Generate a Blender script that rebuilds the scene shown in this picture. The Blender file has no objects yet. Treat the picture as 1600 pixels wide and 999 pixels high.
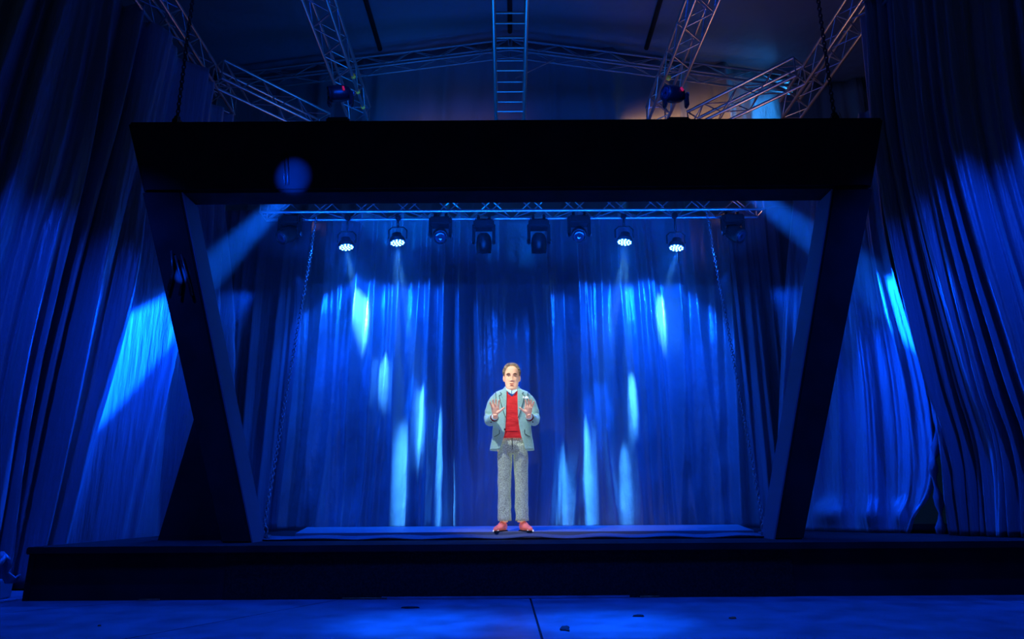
import bpy, bmesh, math, random
from mathutils import Vector, Matrix, noise
import numpy as np

random.seed(7)
sc = bpy.context.scene
C = sc.collection
PI = math.pi

# ------------------------------------------------------------------ camera
CZ = 0.764                      # camera height above the venue floor
F = 1100.0                      # focal length in pixels of a 1600 px wide frame
PITCH = math.radians(14.8)
ROLL = math.radians(0.36)
_r = Vector((1, 0, 0)); _f = Vector((0, math.cos(PITCH), math.sin(PITCH))); _u = Vector((0, -math.sin(PITCH), math.cos(PITCH)))
R_ = _r * math.cos(ROLL) - _u * math.sin(ROLL)
U_ = _u * math.cos(ROLL) + _r * math.sin(ROLL)
cam_d = bpy.data.cameras.new('camera')
cam_d.sensor_width = 36.0
cam_d.lens = 36.0 * F / 1600.0
cam_d.clip_start = 0.05; cam_d.clip_end = 200
cam = bpy.data.objects.new('camera', cam_d)
m = Matrix.Identity(4)
for i in range(3):
    m[i][0] = R_[i]; m[i][1] = U_[i]; m[i][2] = -_f[i]
m[0][3], m[1][3], m[2][3] = 0, 0, CZ
cam.matrix_world = m
C.objects.link(cam); sc.camera = cam

def ray(px, py):
    return _f + R_ * ((px - 800) / F) + U_ * ((499.5 - py) / F)
def P(px, py, Y):               # measured point of the place at distance Y from the camera
    d = ray(px, py); t = Y / d.y
    return Vector((d.x * t, Y, CZ + d.z * t))
def PZ(px, py, z):              # measured point lying on a level surface of height z
    d = ray(px, py); t = (z - CZ) / d.z
    return Vector((d.x * t, d.y * t, z))

# ------------------------------------------------------------------ world, exposure
w = bpy.data.worlds.new('world'); sc.world = w; w.use_nodes = True
w.node_tree.nodes['Background'].inputs[0].default_value = (0.10, 0.42, 1.0, 1)
w.node_tree.nodes['Background'].inputs[1].default_value = 0.008
sc.view_settings.view_transform = 'Standard'
sc.view_settings.look = 'None'
sc.view_settings.exposure = 0.0
sc.view_settings.gamma = 1.0
sc.view_settings.use_curve_mapping = False
try:
    sc.cycles.use_denoising = True
    sc.cycles.max_bounces = 6
    sc.cycles.volume_bounces = 0
    sc.cycles.sample_clamp_indirect = 3.0
    sc.cycles.transparent_max_bounces = 8
except Exception: pass

# ------------------------------------------------------------------ lights
BLUE = (0.0, 0.068, 1.0); AZURE = (0.002, 0.11, 1.0); CYAN = (0.07, 0.42, 1.0); WARM = (1.0, 0.42, 0.16)
def aim(o, target):
    o.rotation_euler = (Vector(target) - o.location).to_track_quat('-Z', 'Y').to_euler()
def spot(name, loc, target, energy, color, deg, blend=0.3, size=0.05):
    d = bpy.data.lights.new(name, 'SPOT'); d.energy = energy; d.color = color
    d.spot_size = math.radians(deg); d.spot_blend = blend; d.shadow_soft_size = size
    o = bpy.data.objects.new(name, d); C.objects.link(o); o.location = loc; aim(o, target)
    return o
def area(name, loc, target, energy, color, sx, sy, spread=180):
    d = bpy.data.lights.new(name, 'AREA'); d.energy = energy; d.color = color
    d.shape = 'RECTANGLE'; d.size = sx; d.size_y = sy; d.spread = math.radians(spread)
    o = bpy.data.objects.new(name, d); C.objects.link(o); o.location = loc; aim(o, target)
    return o

YT = 9.0                        # front chord of the lamp truss
CURT = 10.2                     # back curtain
PAR = [(541, 385, -1), (621, 378, -1), (976, 377, 1), (1057, 386, 1)]
PAR_POS = [P(px, py, 9.18) for px, py, s in PAR]
# the four blue wash lamps that are on, shining down on the curtain
for p, tgt, e in zip(PAR_POS, [(575, 560), (650, 580), (945, 580), (1020, 560)], (250, 150, 150, 250)):
    t = P(tgt[0], tgt[1], CURT)
    spot('wash_light', p + Vector((0, 0, -.05)), t, e, AZURE, 96, 0.35, 0.03)
    spot('wash_glow_light', p + Vector((0, -.03, -.06)), p + Vector((0, -.25, -1)), 70, AZURE, 170, 0.5, 0.08)
spot('streak_light', PAR_POS[0] + Vector((0, .02, -.07)), P(566, 500, CURT), 2200, CYAN, 40, 1.0, 0.02).scale = (.3, 1, 1)
spot('streak_light', PAR_POS[3] + Vector((0, .02, -.07)), P(1034, 490, CURT), 1800, CYAN, 40, 1.0, 0.02).scale = (.22, 1, 1)
# narrow hazy beams of the inner two lamps and of the moving heads
spot('beam_light', PAR_POS[1] + Vector((0, .02, -.07)), P(655, 640, CURT), 1100, AZURE, 11, 0.25, 0.05)
spot('beam_light', PAR_POS[2] + Vector((0, .02, -.07)), P(935, 640, CURT), 1100, AZURE, 11, 0.25, 0.05)
spot('side_beam_light', P(520, 236, 8.7), P(280, 470, 8.2), 30000, AZURE, 11, 0.25, 0.05)
spot('side_beam_light', P(1080, 232, 8.7), P(1382, 455, 8.15), 30000, AZURE, 11, 0.25, 0.05)
# narrow spots added at the inner lamps to make highlights low on the curtain
for k, tx, ty, e, dg in [(1, 626, 745, 9500, 8), (1, 657, 650, 9500, 7), (1, 697, 775, 7500, 7), (1, 600, 590, 3600, 8),
                         (2, 920, 745, 9500, 8), (2, 990, 660, 6000, 7), (2, 882, 775, 7500, 6), (2, 978, 775, 7500, 6)]:
    o = spot('fold_highlight_light', PAR_POS[k] + Vector((0, -.05, -.08)), P(tx, ty, CURT), e, CYAN, dg * 2.0, 1.0, 0.02); o.scale = (.30, 1, 1)
spot('low_wash_light', (-3.0, 9.3, 3.9), P(560, 680, CURT), 220, BLUE, 66, 1.0, 0.03)  # unseen raking spots added from both sides to model the folds
spot('low_wash_light', (3.0, 9.3, 3.9), P(1040, 680, CURT), 220, BLUE, 66, 1.0, 0.03)
area('truss_fill_light', (0, 8.35, 4.0), (0, 9.14, 4.72), 40, AZURE, 6.5, 0.06, 70)  # unseen strip added to brighten the truss chords
# side drapes
spot('side_wash_light', (-3.25, 8.5, 3.4), P(150, 640, 7.6), 680, BLUE, 84, 1.0, 0.05)
spot('side_wash_light', (3.25, 8.5, 3.4), P(1480, 640, 7.4), 680, BLUE, 84, 1.0, 0.05)
spot('side_front_light', (-4.2, 5.3, 5.4), P(110, 780, 7.0), 560, BLUE, 74, 1.0, 0.05)  # front spots added to brighten the outer folds of the side drapes
spot('side_front_light', (4.3, 5.3, 5.4), P(1510, 740, 6.8), 620, BLUE, 74, 1.0, 0.05)
area('deck_fill_light', (0, 8.5, 4.4), (0, 8.6, 0), 90, BLUE, 4.6, 0.3, 70)  # unseen area light added to brighten the platform top
# floor in front of the stage
area('floor_wash_light', (0, 4.4, 5.2), (0, 5.0, 0), 110, BLUE, 4.4, 0.5, 80)
for px in (655, 945):
    spot('floor_reflection_light', (P(px, 960, 5).x * 1.2, 4.2, 5.6), PZ(px, 975, 0), 4200, AZURE, 15, 1.0, 0.1)  # spots added in place of light streaks reflected in the floor
# unseen fill added on the audience side to lift the blacks
area('front_fill_light', (0, -3, 6), (0, 7, 2), 13, (0.34, 0.62, 1.0), 8.0, 2.0)
# roof
area('roof_wash_light', (-0.8, 9.0, 5.0), (0, 11, 9.5), 42, (0.0, 0.22, 1.0), 3.0, 1.0)
spot('truss_wash_light', (-1.5, 6.2, 5.2), (-2.6, 8.5, 6.8), 60, BLUE, 100, 0.8, 0.1)
spot('truss_wash_light', (1.5, 6.2, 5.2), (2.6, 8.5, 6.8), 60, BLUE, 100, 0.8, 0.1)
spot('roof_warm_light', (3.0, 9.9, 4.9), (4.2, 8.8, 6.9), 42, WARM, 165, 1.0, 0.1)
spot('roof_warm_light', (-3.0, 10.2, 4.9), (-4.2, 9.2, 6.9), 6, WARM, 110, 0.8, 0.1)
area('rear_warm_light', (3.0, 13.2, 8.45), (3.1, 13.6, 8.7), 15, WARM, 3.6, 0.04, 80)
area('rear_warm_light', (-1.0, 13.1, 8.3), (-1.0, 13.6, 8.6), 1.5, (1, .45, .3), 2.4, 0.06, 120)
area('rear_cool_light', (5.9, 13.0, 9.2), (3.4, 13.6, 8.9), 9, (.03, .35, 1), 0.05, 0.8, 150)
spot('rear_cool_light', (-2.0, 11.6, 7.5), P(650, 145, 13.6), 30, (.03, .25, 1), 80, 0.9, 0.05)
# key and rim spots added to shape the projected figure
spot('figure_key_light', (-0.8, 6.25, 3.4), (0, 7.60, 1.55), 190, (0.95, 1.0, 0.90), 44, 0.7, 0.04)
spot('figure_rim_light', (1.5, 8.2, 3.4), (0.05, 7.65, 1.5), 60, (0.55, 1.0, 0.55), 26, 0.5, 0.04)

# ------------------------------------------------------------------ materials
def mat(name, base=(.5, .5, .5), rough=.5, metal=0, spec=.5, bump=None, emis=None, es=0, vary=None, sheen=0, aniso=None):
    mt = bpy.data.materials.new(name); mt.use_nodes = True
    nt = mt.node_tree; b = nt.nodes['Principled BSDF']
    b.inputs['Base Color'].default_value = (*base, 1)
    b.inputs['Roughness'].default_value = rough
    b.inputs['Metallic'].default_value = metal
    b.inputs['Specular IOR Level'].default_value = spec
    if sheen: b.inputs['Sheen Weight'].default_value = sheen
    tc = nt.nodes.new('ShaderNodeTexCoord')
    if vary:            # (scale, amount)
        n = nt.nodes.new('ShaderNodeTexNoise'); n.inputs['Scale'].default_value = vary[0]; n.inputs['Detail'].default_value = 5
        nt.links.new(tc.outputs['Object'], n.inputs['Vector'])
        r = nt.nodes.new('ShaderNodeMapRange'); r.inputs['From Min'].default_value = .3; r.inputs['From Max'].default_value = .7
        r.inputs['To Min'].default_value = 1 - vary[1]; r.inputs['To Max'].default_value = 1 + vary[1]
        nt.links.new(n.outputs['Fac'], r.inputs['Value'])
        h = nt.nodes.new('ShaderNodeVectorMath'); h.operation = 'SCALE'; h.inputs[0].default_value = base
        nt.links.new(r.outputs['Result'], h.inputs['Scale'])
        nt.links.new(h.outputs['Vector'], b.inputs['Base Color'])
        if emis == 'base': nt.links.new(h.outputs['Vector'], b.inputs['Emission Color'])
    if emis == 'base' and not vary: b.inputs['Emission Color'].default_value = (*base, 1)
    elif emis and emis != 'base': b.inputs['Emission Color'].default_value = (*emis, 1)
    b.inputs['Emission Strength'].default_value = es
    if bump:            # list of (scale xyz, strength, distance)
        prev = None
        for s3, st, di in bump:
            mp = nt.nodes.new('ShaderNodeMapping'); mp.inputs['Scale'].default_value = s3
            nt.links.new(tc.outputs['Object'], mp.inputs['Vector'])
            n = nt.nodes.new('ShaderNodeTexNoise'); n.inputs['Scale'].default_value = 1; n.inputs['Detail'].default_value = 4
            nt.links.new(mp.outputs['Vector'], n.inputs['Vector'])
            bp = nt.nodes.new('ShaderNodeBump'); bp.inputs['Strength'].default_value = st; bp.inputs['Distance'].default_value = di
            nt.links.new(n.outputs['Fac'], bp.inputs['Height'])
            if prev: nt.links.new(prev.outputs['Normal'], bp.inputs['Normal'])
            prev = bp
        nt.links.new(prev.outputs['Normal'], b.inputs['Normal'])
    return mt

M = {}
M['satin'] = mat('satin_cloth', (.22, .28, .38), .34, .45, .8, bump=[((9, 9, 5), .5, .03), ((45, 45, 26), .45, .006)], sheen=.2)
M['drape'] = mat('drape_cloth', (.20, .25, .36), .42, .3, .6, bump=[((22, 22, 1.6), .6, .03), ((90, 90, 30), .3, .004)], sheen=.3)
M['mask'] = mat('masking_cloth', (.13, .15, .22), .8, 0, .2, bump=[((22, 22, 1.6), .6, .03), ((110, 110, 110), .3, .003)])
M['rear'] = mat('rear_tarpaulin', (.26, .32, .38), .36, .4, .7, bump=[((4, 4, 1.2), .5, .05), ((30, 30, 30), .3, .006)])
M['roof'] = mat('roof_membrane', (.22, .27, .33), .6, 0, .3, bump=[((.8, .8, .8), .6, .2), ((50, 50, 50), .2, .003)])
M['black'] = mat('black_fabric', (.012, .015, .018), .9, 0, .15, bump=[((120, 120, 120), .5, .003)], vary=(3, .3))
M['reveal'] = mat('portal_fabric_lit', (.11, .13, .18), .9, 0, .15, bump=[((120, 120, 120), .5, .003)])  # lighter copy of the black fabric, stage light put into the colour
M['skirt'] = mat('skirt_carpet', (.026, .018, .016), .95, 0, .1, bump=[((200, 200, 200), .7, .004)], vary=(60, .5))
M['deck'] = mat('stage_deck', (.2, .23, .28), .45, 0, .5, bump=[((30, 30, 30), .2, .002)])
M['cloth'] = mat('stage_cloth', (.10, .12, .16), .7, 0, .3, bump=[((12, 40, 40), .5, .01)])
M['floor'] = mat('floor_vinyl', (.14, .18, .25), .34, 0, .6, bump=[((1.4, 1.4, 1.4), .35, .03), ((6, 40, 6), .25, .003)], vary=(4, .35))
M['alu'] = mat('aluminium', (.52, .55, .6), .32, .85, .5, vary=(30, .15))
M['aludull'] = mat('dull_aluminium', (.34, .35, .38), .5, .6, .5, vary=(30, .15))
M['plastic'] = mat('black_plastic', (.012, .013, .016), .38, 0, .5)
M['steel'] = mat('chain_steel', (.35, .36, .4), .35, .7, .5)
M['steeldark'] = mat('dark_chain', (.05, .05, .06), .45, .5, .5)
M['lens'] = mat('lens_glass', (.02, .04, .08), .05, 0, 1.0)
M['led'] = mat('lit_led', (.3, .8, 1), .4, emis=(.25, .80, 1.0), es=7)
M['leddim'] = mat('lamp_face', (.02, .05, .1), .2, emis=(.0, .10, 1.0), es=.9)
M['red'] = mat('red_marker', (.8, .02, .06), .4, emis=(.9, .02, .08), es=.35)  # mark given a glow of its own
M['yellow'] = mat('yellow_tape', (.7, .75, .1), .5, emis=(.7, .8, .1), es=.03)  # tape given a faint glow of its own
M['white'] = mat('glowing_white', (.85, .88, .95), .5, emis='base', es=.6)  # white that glows by itself, like the projected figure
M['orange'] = mat('orange_tape', (.5, .10, .03), .5, vary=(20, .5))
M['debris'] = mat('dark_stain', (.006, .008, .012), .8)

def holo(name, col, e=.5, **k):
    e *= .46; col = tuple(min(1, c * 1.15) for c in col)      # the figure is a projected image: it gives off its own light
    k.setdefault('rough', .8); k.setdefault('spec', .2)
    return mat(name, col, emis='base', es=e, **k)
M['skin'] = holo('figure_skin', (.92, .50, .34), .7, vary=(18, .15), spec=.3)
M['hair'] = holo('figure_hair', (.24, .18, .11), .45, vary=(60, .95), bump=[((60, 60, 20), .8, .01)])
M['jacket'] = holo('figure_jacket', (.28, .48, .46), .50, vary=(120, .18), bump=[((10, 10, 10), .5, .02)])
M['lapel'] = holo('figure_lapel', (.27, .47, .45), .55, vary=(120, .18))
M['sweater'] = holo('figure_sweater', (.62, .025, .03), .62, vary=(12, .15), bump=[((8, 8, 22), .6, .03)])
M['wine'] = holo('figure_wine_cuff', (.16, .004, .02), .4)
M['shirt'] = holo('figure_shirt', (.50, .74, .85), .6)
M['tie'] = holo('figure_blue_scarf', (.02, .16, .50), .6)
M['trouser'] = holo('figure_trousers', (.38, .46, .38), .52, vary=(110, .55), bump=[((14, 14, 5), .8, .03)])
M['shoe'] = holo('figure_shoe', (.78, .17, .12), .6, vary=(12, .35), rough=.3)
M['dark'] = holo('figure_dark', (.01, .02, .03), .2)
M['eye'] = holo('figure_eye', (.55, .6, .55), .5)
M['iris'] = holo('figure_iris', (.03, .03, .03), .3)
M['lip'] = holo('figure_lip', (.45, .13, .10), .5)
M['brow'] = holo('figure_brow', (.10, .05, .03), .4)

# translucent projection foil: mostly clear, a little of the light that falls on it scatters
mt = bpy.data.materials.new('projection_foil'); mt.use_nodes = True; nt = mt.node_tree
for n in list(nt.nodes):
    if n.type != 'OUTPUT_MATERIAL': nt.nodes.remove(n)
out = [n for n in nt.nodes if n.type == 'OUTPUT_MATERIAL'][0]
tr = nt.nodes.new('ShaderNodeBsdfTransparent'); tl = nt.nodes.new('ShaderNodeBsdfTranslucent'); df = nt.nodes.new('ShaderNodeBsdfDiffuse')
tl.inputs[0].default_value = (.9, .95, 1, 1); df.inputs[0].default_value = (.8, .9, 1, 1)
ad = nt.nodes.new('ShaderNodeMixShader'); ad.inputs[0].default_value = .5
nt.links.new(tl.outputs[0], ad.inputs[1]); nt.links.new(df.outputs[0], ad.inputs[2])
mx = nt.nodes.new('ShaderNodeMixShader'); mx.inputs[0].default_value = .022
nt.links.new(tr.outputs[0], mx.inputs[1]); nt.links.new(ad.outputs[0], mx.inputs[2]); nt.links.new(mx.outputs[0], out.inputs[0])
M['foil'] = mt
mt = bpy.data.materials.new('stage_haze'); mt.use_nodes = True; nt = mt.node_tree
for n in list(nt.nodes):
    if n.type != 'OUTPUT_MATERIAL': nt.nodes.remove(n)
out = [n for n in nt.nodes if n.type == 'OUTPUT_MATERIAL'][0]
vs = nt.nodes.new('ShaderNodeVolumeScatter'); vs.inputs['Density'].default_value = .026; vs.inputs['Anisotropy'].default_value = .2
nt.links.new(vs.outputs[0], out.inputs['Volume'])
M['haze'] = mt

# ------------------------------------------------------------------ builders
def empty(name, loc=(0, 0, 0), label=None, cat=None, group=None):
    o = bpy.data.objects.new(name, None); C.objects.link(o); o.location = loc
    o.empty_display_size = .1
    return tag(o, label, cat, group)
def tag(o, label=None, cat=None, group=None, kind=None):
    if label: o['label'] = label
    if cat: o['category'] = cat
    if group: o['group'] = group
    if kind: o['kind'] = kind
    return o
def link(name, me, material, parent=None, loc=None):
    """link mesh data; vertices of parented pieces are given in the parent's frame"""
    o = bpy.data.objects.new(name, me); C.objects.link(o)
    if material and not me.materials: me.materials.append(material)
    if parent: o.parent = parent
    if loc is not None: o.location = loc
    return o
def mesh(verts, faces, smooth=False, name='mesh'):
    me = bpy.data.meshes.new(name); me.from_pydata([tuple(v) for v in verts], [], faces); me.update()
    if smooth: me.shade_smooth()
    return me
def from_bm(bm, smooth=False):
    me = bpy.data.meshes.new('mesh'); bmesh.ops.recalc_face_normals(bm, faces=bm.faces); bm.to_mesh(me); bm.free()
    if smooth: me.shade_smooth()
    return me
def box_bm(bm, c, s, rot=None, bevel=0):
    r = bmesh.ops.create_cube(bm, size=1)
    vs = r['verts']
    bmesh.ops.scale(bm, vec=s, verts=vs)
    if bevel:
        es = list({e for v in vs for e in v.link_edges})
        rr = bmesh.ops.bevel(bm, geom=es, offset=bevel, segments=2, affect='EDGES')
        vs = list({v for f in rr['faces'] for v in f.verts} | {v for v in vs if v.is_valid})
    if rot is not None: bmesh.ops.transform(bm, matrix=rot.to_4x4(), verts=vs)
    bmesh.ops.translate(bm, vec=c, verts=vs)
def box(c, s, rot=None, bevel=0):
    bm = bmesh.new(); box_bm(bm, c, s, rot, bevel); return from_bm(bm)
def hexa(p8):           # 4 front corners, 4 back corners (same order)
    f = [(0, 1, 2, 3), (7, 6, 5, 4), (0, 4, 5, 1), (1, 5, 6, 2), (2, 6, 7, 3), (3, 7, 4, 0)]
    bm = bmesh.new(); vs = [bm.verts.new(p) for p in p8]
    for q in f: bm.faces.new([vs[i] for i in q])
    return bm
def loft(rows, cap=True, smooth=True, closed=True):
    n = len(rows[0]); vs = [p for r in rows for p in r]; fs = []
    for i in range(len(rows) - 1):
        for j in range(n if closed else n - 1):
            a = i * n + j; b = i * n + (j + 1) % n
            fs.append((a, b, b + n, a + n))
    if cap and closed:
        fs.append(tuple(reversed(range(n)))); fs.append(tuple(range((len(rows) - 1) * n, len(rows) * n)))
    return mesh(vs, fs, smooth)
def tube_rows(path, radii, n=12, squash=None):
    rows = []; path = [Vector(p) for p in path]; up = None
    for i, p in enumerate(path):
        d = (path[min(i + 1, len(path) - 1)] - path[max(i - 1, 0)]).normalized()
        if up is None:
            up = Vector((0, 0, 1)) if abs(d.z) < .9 else Vector((0, 1, 0))
        a = d.cross(up).normalized(); b = a.cross(d).normalized(); up = b
        r = radii[i] if hasattr(radii, '__len__') else radii
        rows.append([p + a * (r * math.cos(2 * PI * k / n)) + b * (r * (squash or 1) * math.sin(2 * PI * k / n)) for k in range(n)])
    return rows
def tube(path, radii, n=12, squash=None):
    return loft(tube_rows(path, radii, n, squash))
def spline(pts, n):
    pts = [Vector(p) for p in pts]; out = []
    ext = [2 * pts[0] - pts[1]] + pts + [2 * pts[-1] - pts[-2]]
    m_ = len(pts) - 1
    for k in range(n + 1):
        t = k / n * m_; i = min(int(t), m_ - 1); t -= i
        p0, p1, p2, p3 = ext[i:i + 4]
        out.append(.5 * ((2 * p1) + (p2 - p0) * t + (2 * p0 - 5 * p1 + 4 * p2 - p3) * t * t + (3 * p1 - p0 - 3 * p2 + p3) * t ** 3))
    return out
def interp(xs, ys, x): return float(np.interp(x, xs, ys))

# unit rod shared by all truss members
def rod_mesh(n=8):
    vs = []; fs = []
    for z in (0, 1):
        for k in range(n): vs.append((math.cos(2 * PI * k / n), math.sin(2 * PI * k / n), z))
    for k in range(n): fs.append((k, (k + 1) % n, (k + 1) % n + n, k + n))
    fs.append(tuple(reversed(range(n)))); fs.append(tuple(range(n, 2 * n)))
    me = mesh(vs, fs)
    for p in me.polygons: p.use_smooth = len(p.vertices) == 4
    return me
ROD = {}
def rod(name, a, b, r, material, parent):
    k = material.name
    if k not in ROD: ROD[k] = rod_mesh(); ROD[k].materials.append(material)
    o = bpy.data.objects.new(name, ROD[k]); C.objects.link(o); o.parent = parent
    a = Vector(a); b = Vector(b)
    if parent: a = a - parent.location; b = b - parent.location
    d = b - a
    o.location = a; o.rotation_mode = 'QUATERNION'; o.rotation_quaternion = Vector((0, 0, 1)).rotation_difference(d.normalized())
    o.scale = (r, r, d.length)
    return o
def box_truss(name, A, B, side, step, label, group=None, rc=.024, rb=.009, up=Vector((0, 0, 1)), material=None, hgt=None, ladder=False):
    """four chords between A and B (A, B: bottom centre line), zigzag braces on the four faces"""
    material = material or M['alu']; A = Vector(A); B = Vector(B)
    root = empty(name, A, label, 'truss', group)
    d = (B - A).normalized(); s = d.cross(up).normalized(); u = s.cross(d).normalized(); L = (B - A).length
    h = hgt or side
    cs = [s * (-side / 2), s * (side / 2), s * (side / 2) + u * h, s * (-side / 2) + u * h]
    for c in cs: rod('chord', A + c, B + c, rc, material, root)
    n = max(2, round(L / step)); st = L / n
    for fi in range(4):
        c0, c1 = cs[fi], cs[(fi + 1) % 4]
        if ladder and fi in (0, 2):
            for k in range(n + 1): rod('rung', A + d * (k * st) + c0, A + d * (k * st) + c1, rb * 1.2, material, root)
            continue
        for k in range(n):
            a, b = (c0, c1) if (k + fi) % 2 == 0 else (c1, c0)
            rod('brace', A + d * (k * st) + a, A + d * ((k + 1) * st) + b, rb, material, root)
    for k in (0, n):
        for fi in range(4): rod('end_bar', A + d * (k * st) + cs[fi], A + d * (k * st) + cs[(fi + 1) % 4], rb * 1.3, material, root)
    return root

# ------------------------------------------------------------------ setting: floor, roof, rear
SZ = 0.764 - 0.323              # top of the long black stage
fl = tag(link('floor', box((0, 5.5, -.06), (26, 19, .08)), M['debris']), kind='structure')
def ppoly(name, pts, z0, z1, material, parent):
    vs = [Vector((p.x, p.y, z1)) for p in pts] + [Vector((p.x, p.y, z0)) for p in pts]; n = len(pts)
    fs = [tuple(range(n)), tuple(reversed(range(n, 2 * n)))] + [(i, i + n, (i + 1) % n + n, (i + 1) % n) for i in range(n)]
    me = mesh(vs, fs); bm = bmesh.new(); bm.from_mesh(me); me2 = from_bm(bm)
    return link(name, me2, material, parent)
# seams run from the foot of the stage towards the audience: sheets laid between them
seams = []
for a, b in [((-700, 958), (-1500, 985)), ((240, 938), (20, 957)), ((542, 935), (325, 975)), ((828, 933), (847, 999)), ((1500, 930), (1900, 985))]:
    pa, pb = PZ(a[0], a[1], 0), PZ(b[0], b[1], 0)
    d = (pb - pa) / (pb.y - pa.y)
    seams.append((pa + d * (7.2 - pa.y), pa + d * (1.0 - pa.y)))
seams = [(Vector((-13, 7.2, 0)), Vector((-13, 1.0, 0)))] + sorted(seams, key=lambda s: s[0].x) + [(Vector((13, 7.2, 0)), Vector((13, 1.0, 0)))]
g = .008
for i in range(len(seams) - 1):
    (a0, a1), (b0, b1) = seams[i], seams[i + 1]
    if a1.x > b1.x - .05:          # neighbouring seams meet before the near edge
        t = (b0.x - a0.x) / ((b0.x - a0.x) - (b1.x - a1.x)); a1 = a0.lerp(a1, t * .98); b1 = b0.lerp(b1, t * .98)
    gx = Vector((g, 0, 0))
    ppoly('floor_sheet', [a0 + gx, b0 - gx, b1 - gx, a1 + gx], -.02, 0, M['floor'], fl)
# roof membrane: a gable with its ridge along the view
ap = P(798, 55, 13.3); rz = ap.z + .15
el = P(330, 118, 13.3); ez = el.z + .15; ex = abs(el.x)
slope = (rz - ez) / ex
rows = []
for j in range(41):
    x = -9 + 18 * j / 40; rows.append([Vector((x, 2.5 + 11.3 * i / 30, rz - slope * abs(x) + .05 * math.sin(x * 2.1) * math.cos(i * .5) - .10 * abs(math.sin((2.5 + 11 * i / 30) * .9)))) for i in range(31)])
vs = [p for r in rows for p in r] + [p + Vector((0, 0, .03)) for r in rows for p in r]
n = 31; N = 41 * 31; fs = []
for j in range(40):
    for i in range(30):
        a = j * n + i; fs.append((a, a + n, a + n + 1, a + 1)); fs.append((a + N, a + N + 1, a + N + n + 1, a + N + n))
ceil_ = tag(link('ceiling', mesh(vs, fs, True), M['roof']), kind='structure')
for px0, px1 in ((570, 592), (1037, 1012), (797, 797)):
    a = P(px1, 84, 13.1); xx = a.x
    link('roof_seam', tube([(xx, 3, rz - slope * abs(xx) - .14), (xx, 8, rz - slope * abs(xx) - .16), (xx, 13.2, rz - slope * abs(xx) - .14)], .05, 8), M['debris'], ceil_)

# ------------------------------------------------------------------ draped cloth
def drape(name, rows_ctrl, nu, nv, fold, material, label=None, cat='curtain', group=None, thick=0.012, kind=None, parent=None):
    """rows_ctrl: control rows from top to bottom, each a list of points along the cloth; fold(u, v) = push along the normal in metres"""
    R = [spline(r, nu) for r in rows_ctrl]
    cols = [spline([R[k][i] for k in range(len(R))], nv) for i in range(nu + 1)]
    pts = [[cols[i][j] for i in range(nu + 1)] for j in range(nv + 1)]
    base = [r[:] for r in pts]
    for j in range(nv + 1):
        for i in range(nu + 1):
            du = base[j][min(i + 1, nu)] - base[j][max(i - 1, 0)]
            nrm = Vector((du.y, -du.x, 0))
            if nrm.length > 1e-6: nrm.normalize()
            if nrm.y > 0.0 and abs(nrm.y) > .5: nrm = -nrm
            pts[j][i] = base[j][i] + nrm * fold(i / nu, j / nv)
    org = base[nv][nu // 2].copy() if not parent else parent.location
    vs = [p - org for r in pts for p in r]; n = nu + 1; fs = []
    for j in range(nv):
        for i in range(nu):
            a = j * n + i; fs.append((a, a + n, a + n + 1, a + 1))
    o = link(name, mesh(vs, fs, True), material, parent, None if parent else org)
    md = o.modifiers.new('thickness', 'SOLIDIFY'); md.thickness = thick; md.offset = 0
    if label: tag(o, label, cat, group, kind)
    return o
def ridges(seed, count, wmin, wmax, amin, amax, drift=.02, fade=.35, extra=()):
    rnd = random.Random(seed); L = []
    for k in range(count):
        L.append((rnd.random(), rnd.uniform(wmin, wmax), rnd.uniform(amin, amax) * rnd.choice((1, 1, -.7)), rnd.uniform(-drift, drift),
                  rnd.uniform(-fade, .5), rnd.uniform(.6, 1.4), rnd.random() * 6))
    L += list(extra)
    def f(u, v):
        s = 0
        for u0, w_, a, dr, v0, v1, ph in L:
            x = (u - u0 - dr * v - .004 * math.sin(v * 5 + ph)) / w_
            if abs(x) < 3:
                win = 1 / (1 + math.exp(-(v - v0) * 12)) * 1 / (1 + math.exp((v - v1) * 12))
                s += a * math.exp(-abs(x) ** 1.4) * win
        return s
    return f

def pleat(u, v, n_, a_, ph):
    w_ = n_ * u + .7 * math.sin(u * 11 + ph) + .35 * math.sin(u * 23 + ph * 2 + v * 1.5) + .25 * math.sin(v * 3 + u * 5)
    return a_ * (1 - abs(math.sin(PI * w_))) ** .8 * (.55 + .45 * math.sin(u * 31 + ph + v))

# back curtain of glossy cloth, as measured along its lit folds (pixels of width 440..1190 at CURT)
bx0 = P(425, 600, CURT).x; bx1 = P(1200, 600, CURT).x; ztop = P(800, 335, CURT).z; zbot = SZ + .005
def U(px, py=600): return (P(px, py, CURT).x - bx0) / (bx1 - bx0)
ex_f = []
for px, w_, a in [(555, .008, .10), (583, .006, .08), (603, .006, .07), (625, .010, .10), (655, .010, .11), (673, .006, .08), (697, .010, .10), (520, .012, .08),
                  (490, .012, .07), (725, .006, .05), (760, .010, .04), (865, .008, .05), (885, .008, .07), (918, .010, .10), (935, .006, .06), (957, .010, .09), (990, .008, .09),
                  (1012, .006, .06), (1030, .007, .08), (1042, .005, .06), (1075, .010, .06), (1110, .012, .06)]:
    s = (px - 800) * .00006
    ex_f.append((U(px) - s * .5, w_, a, s, -1, 2, px))
fold_back = ridges(11, 34, .004, .012, .02, .07, .012, .4, [(u, w_, a * 1.35, d, v0, v1, p_) for u, w_, a, d, v0, v1, p_ in ex_f])
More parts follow.
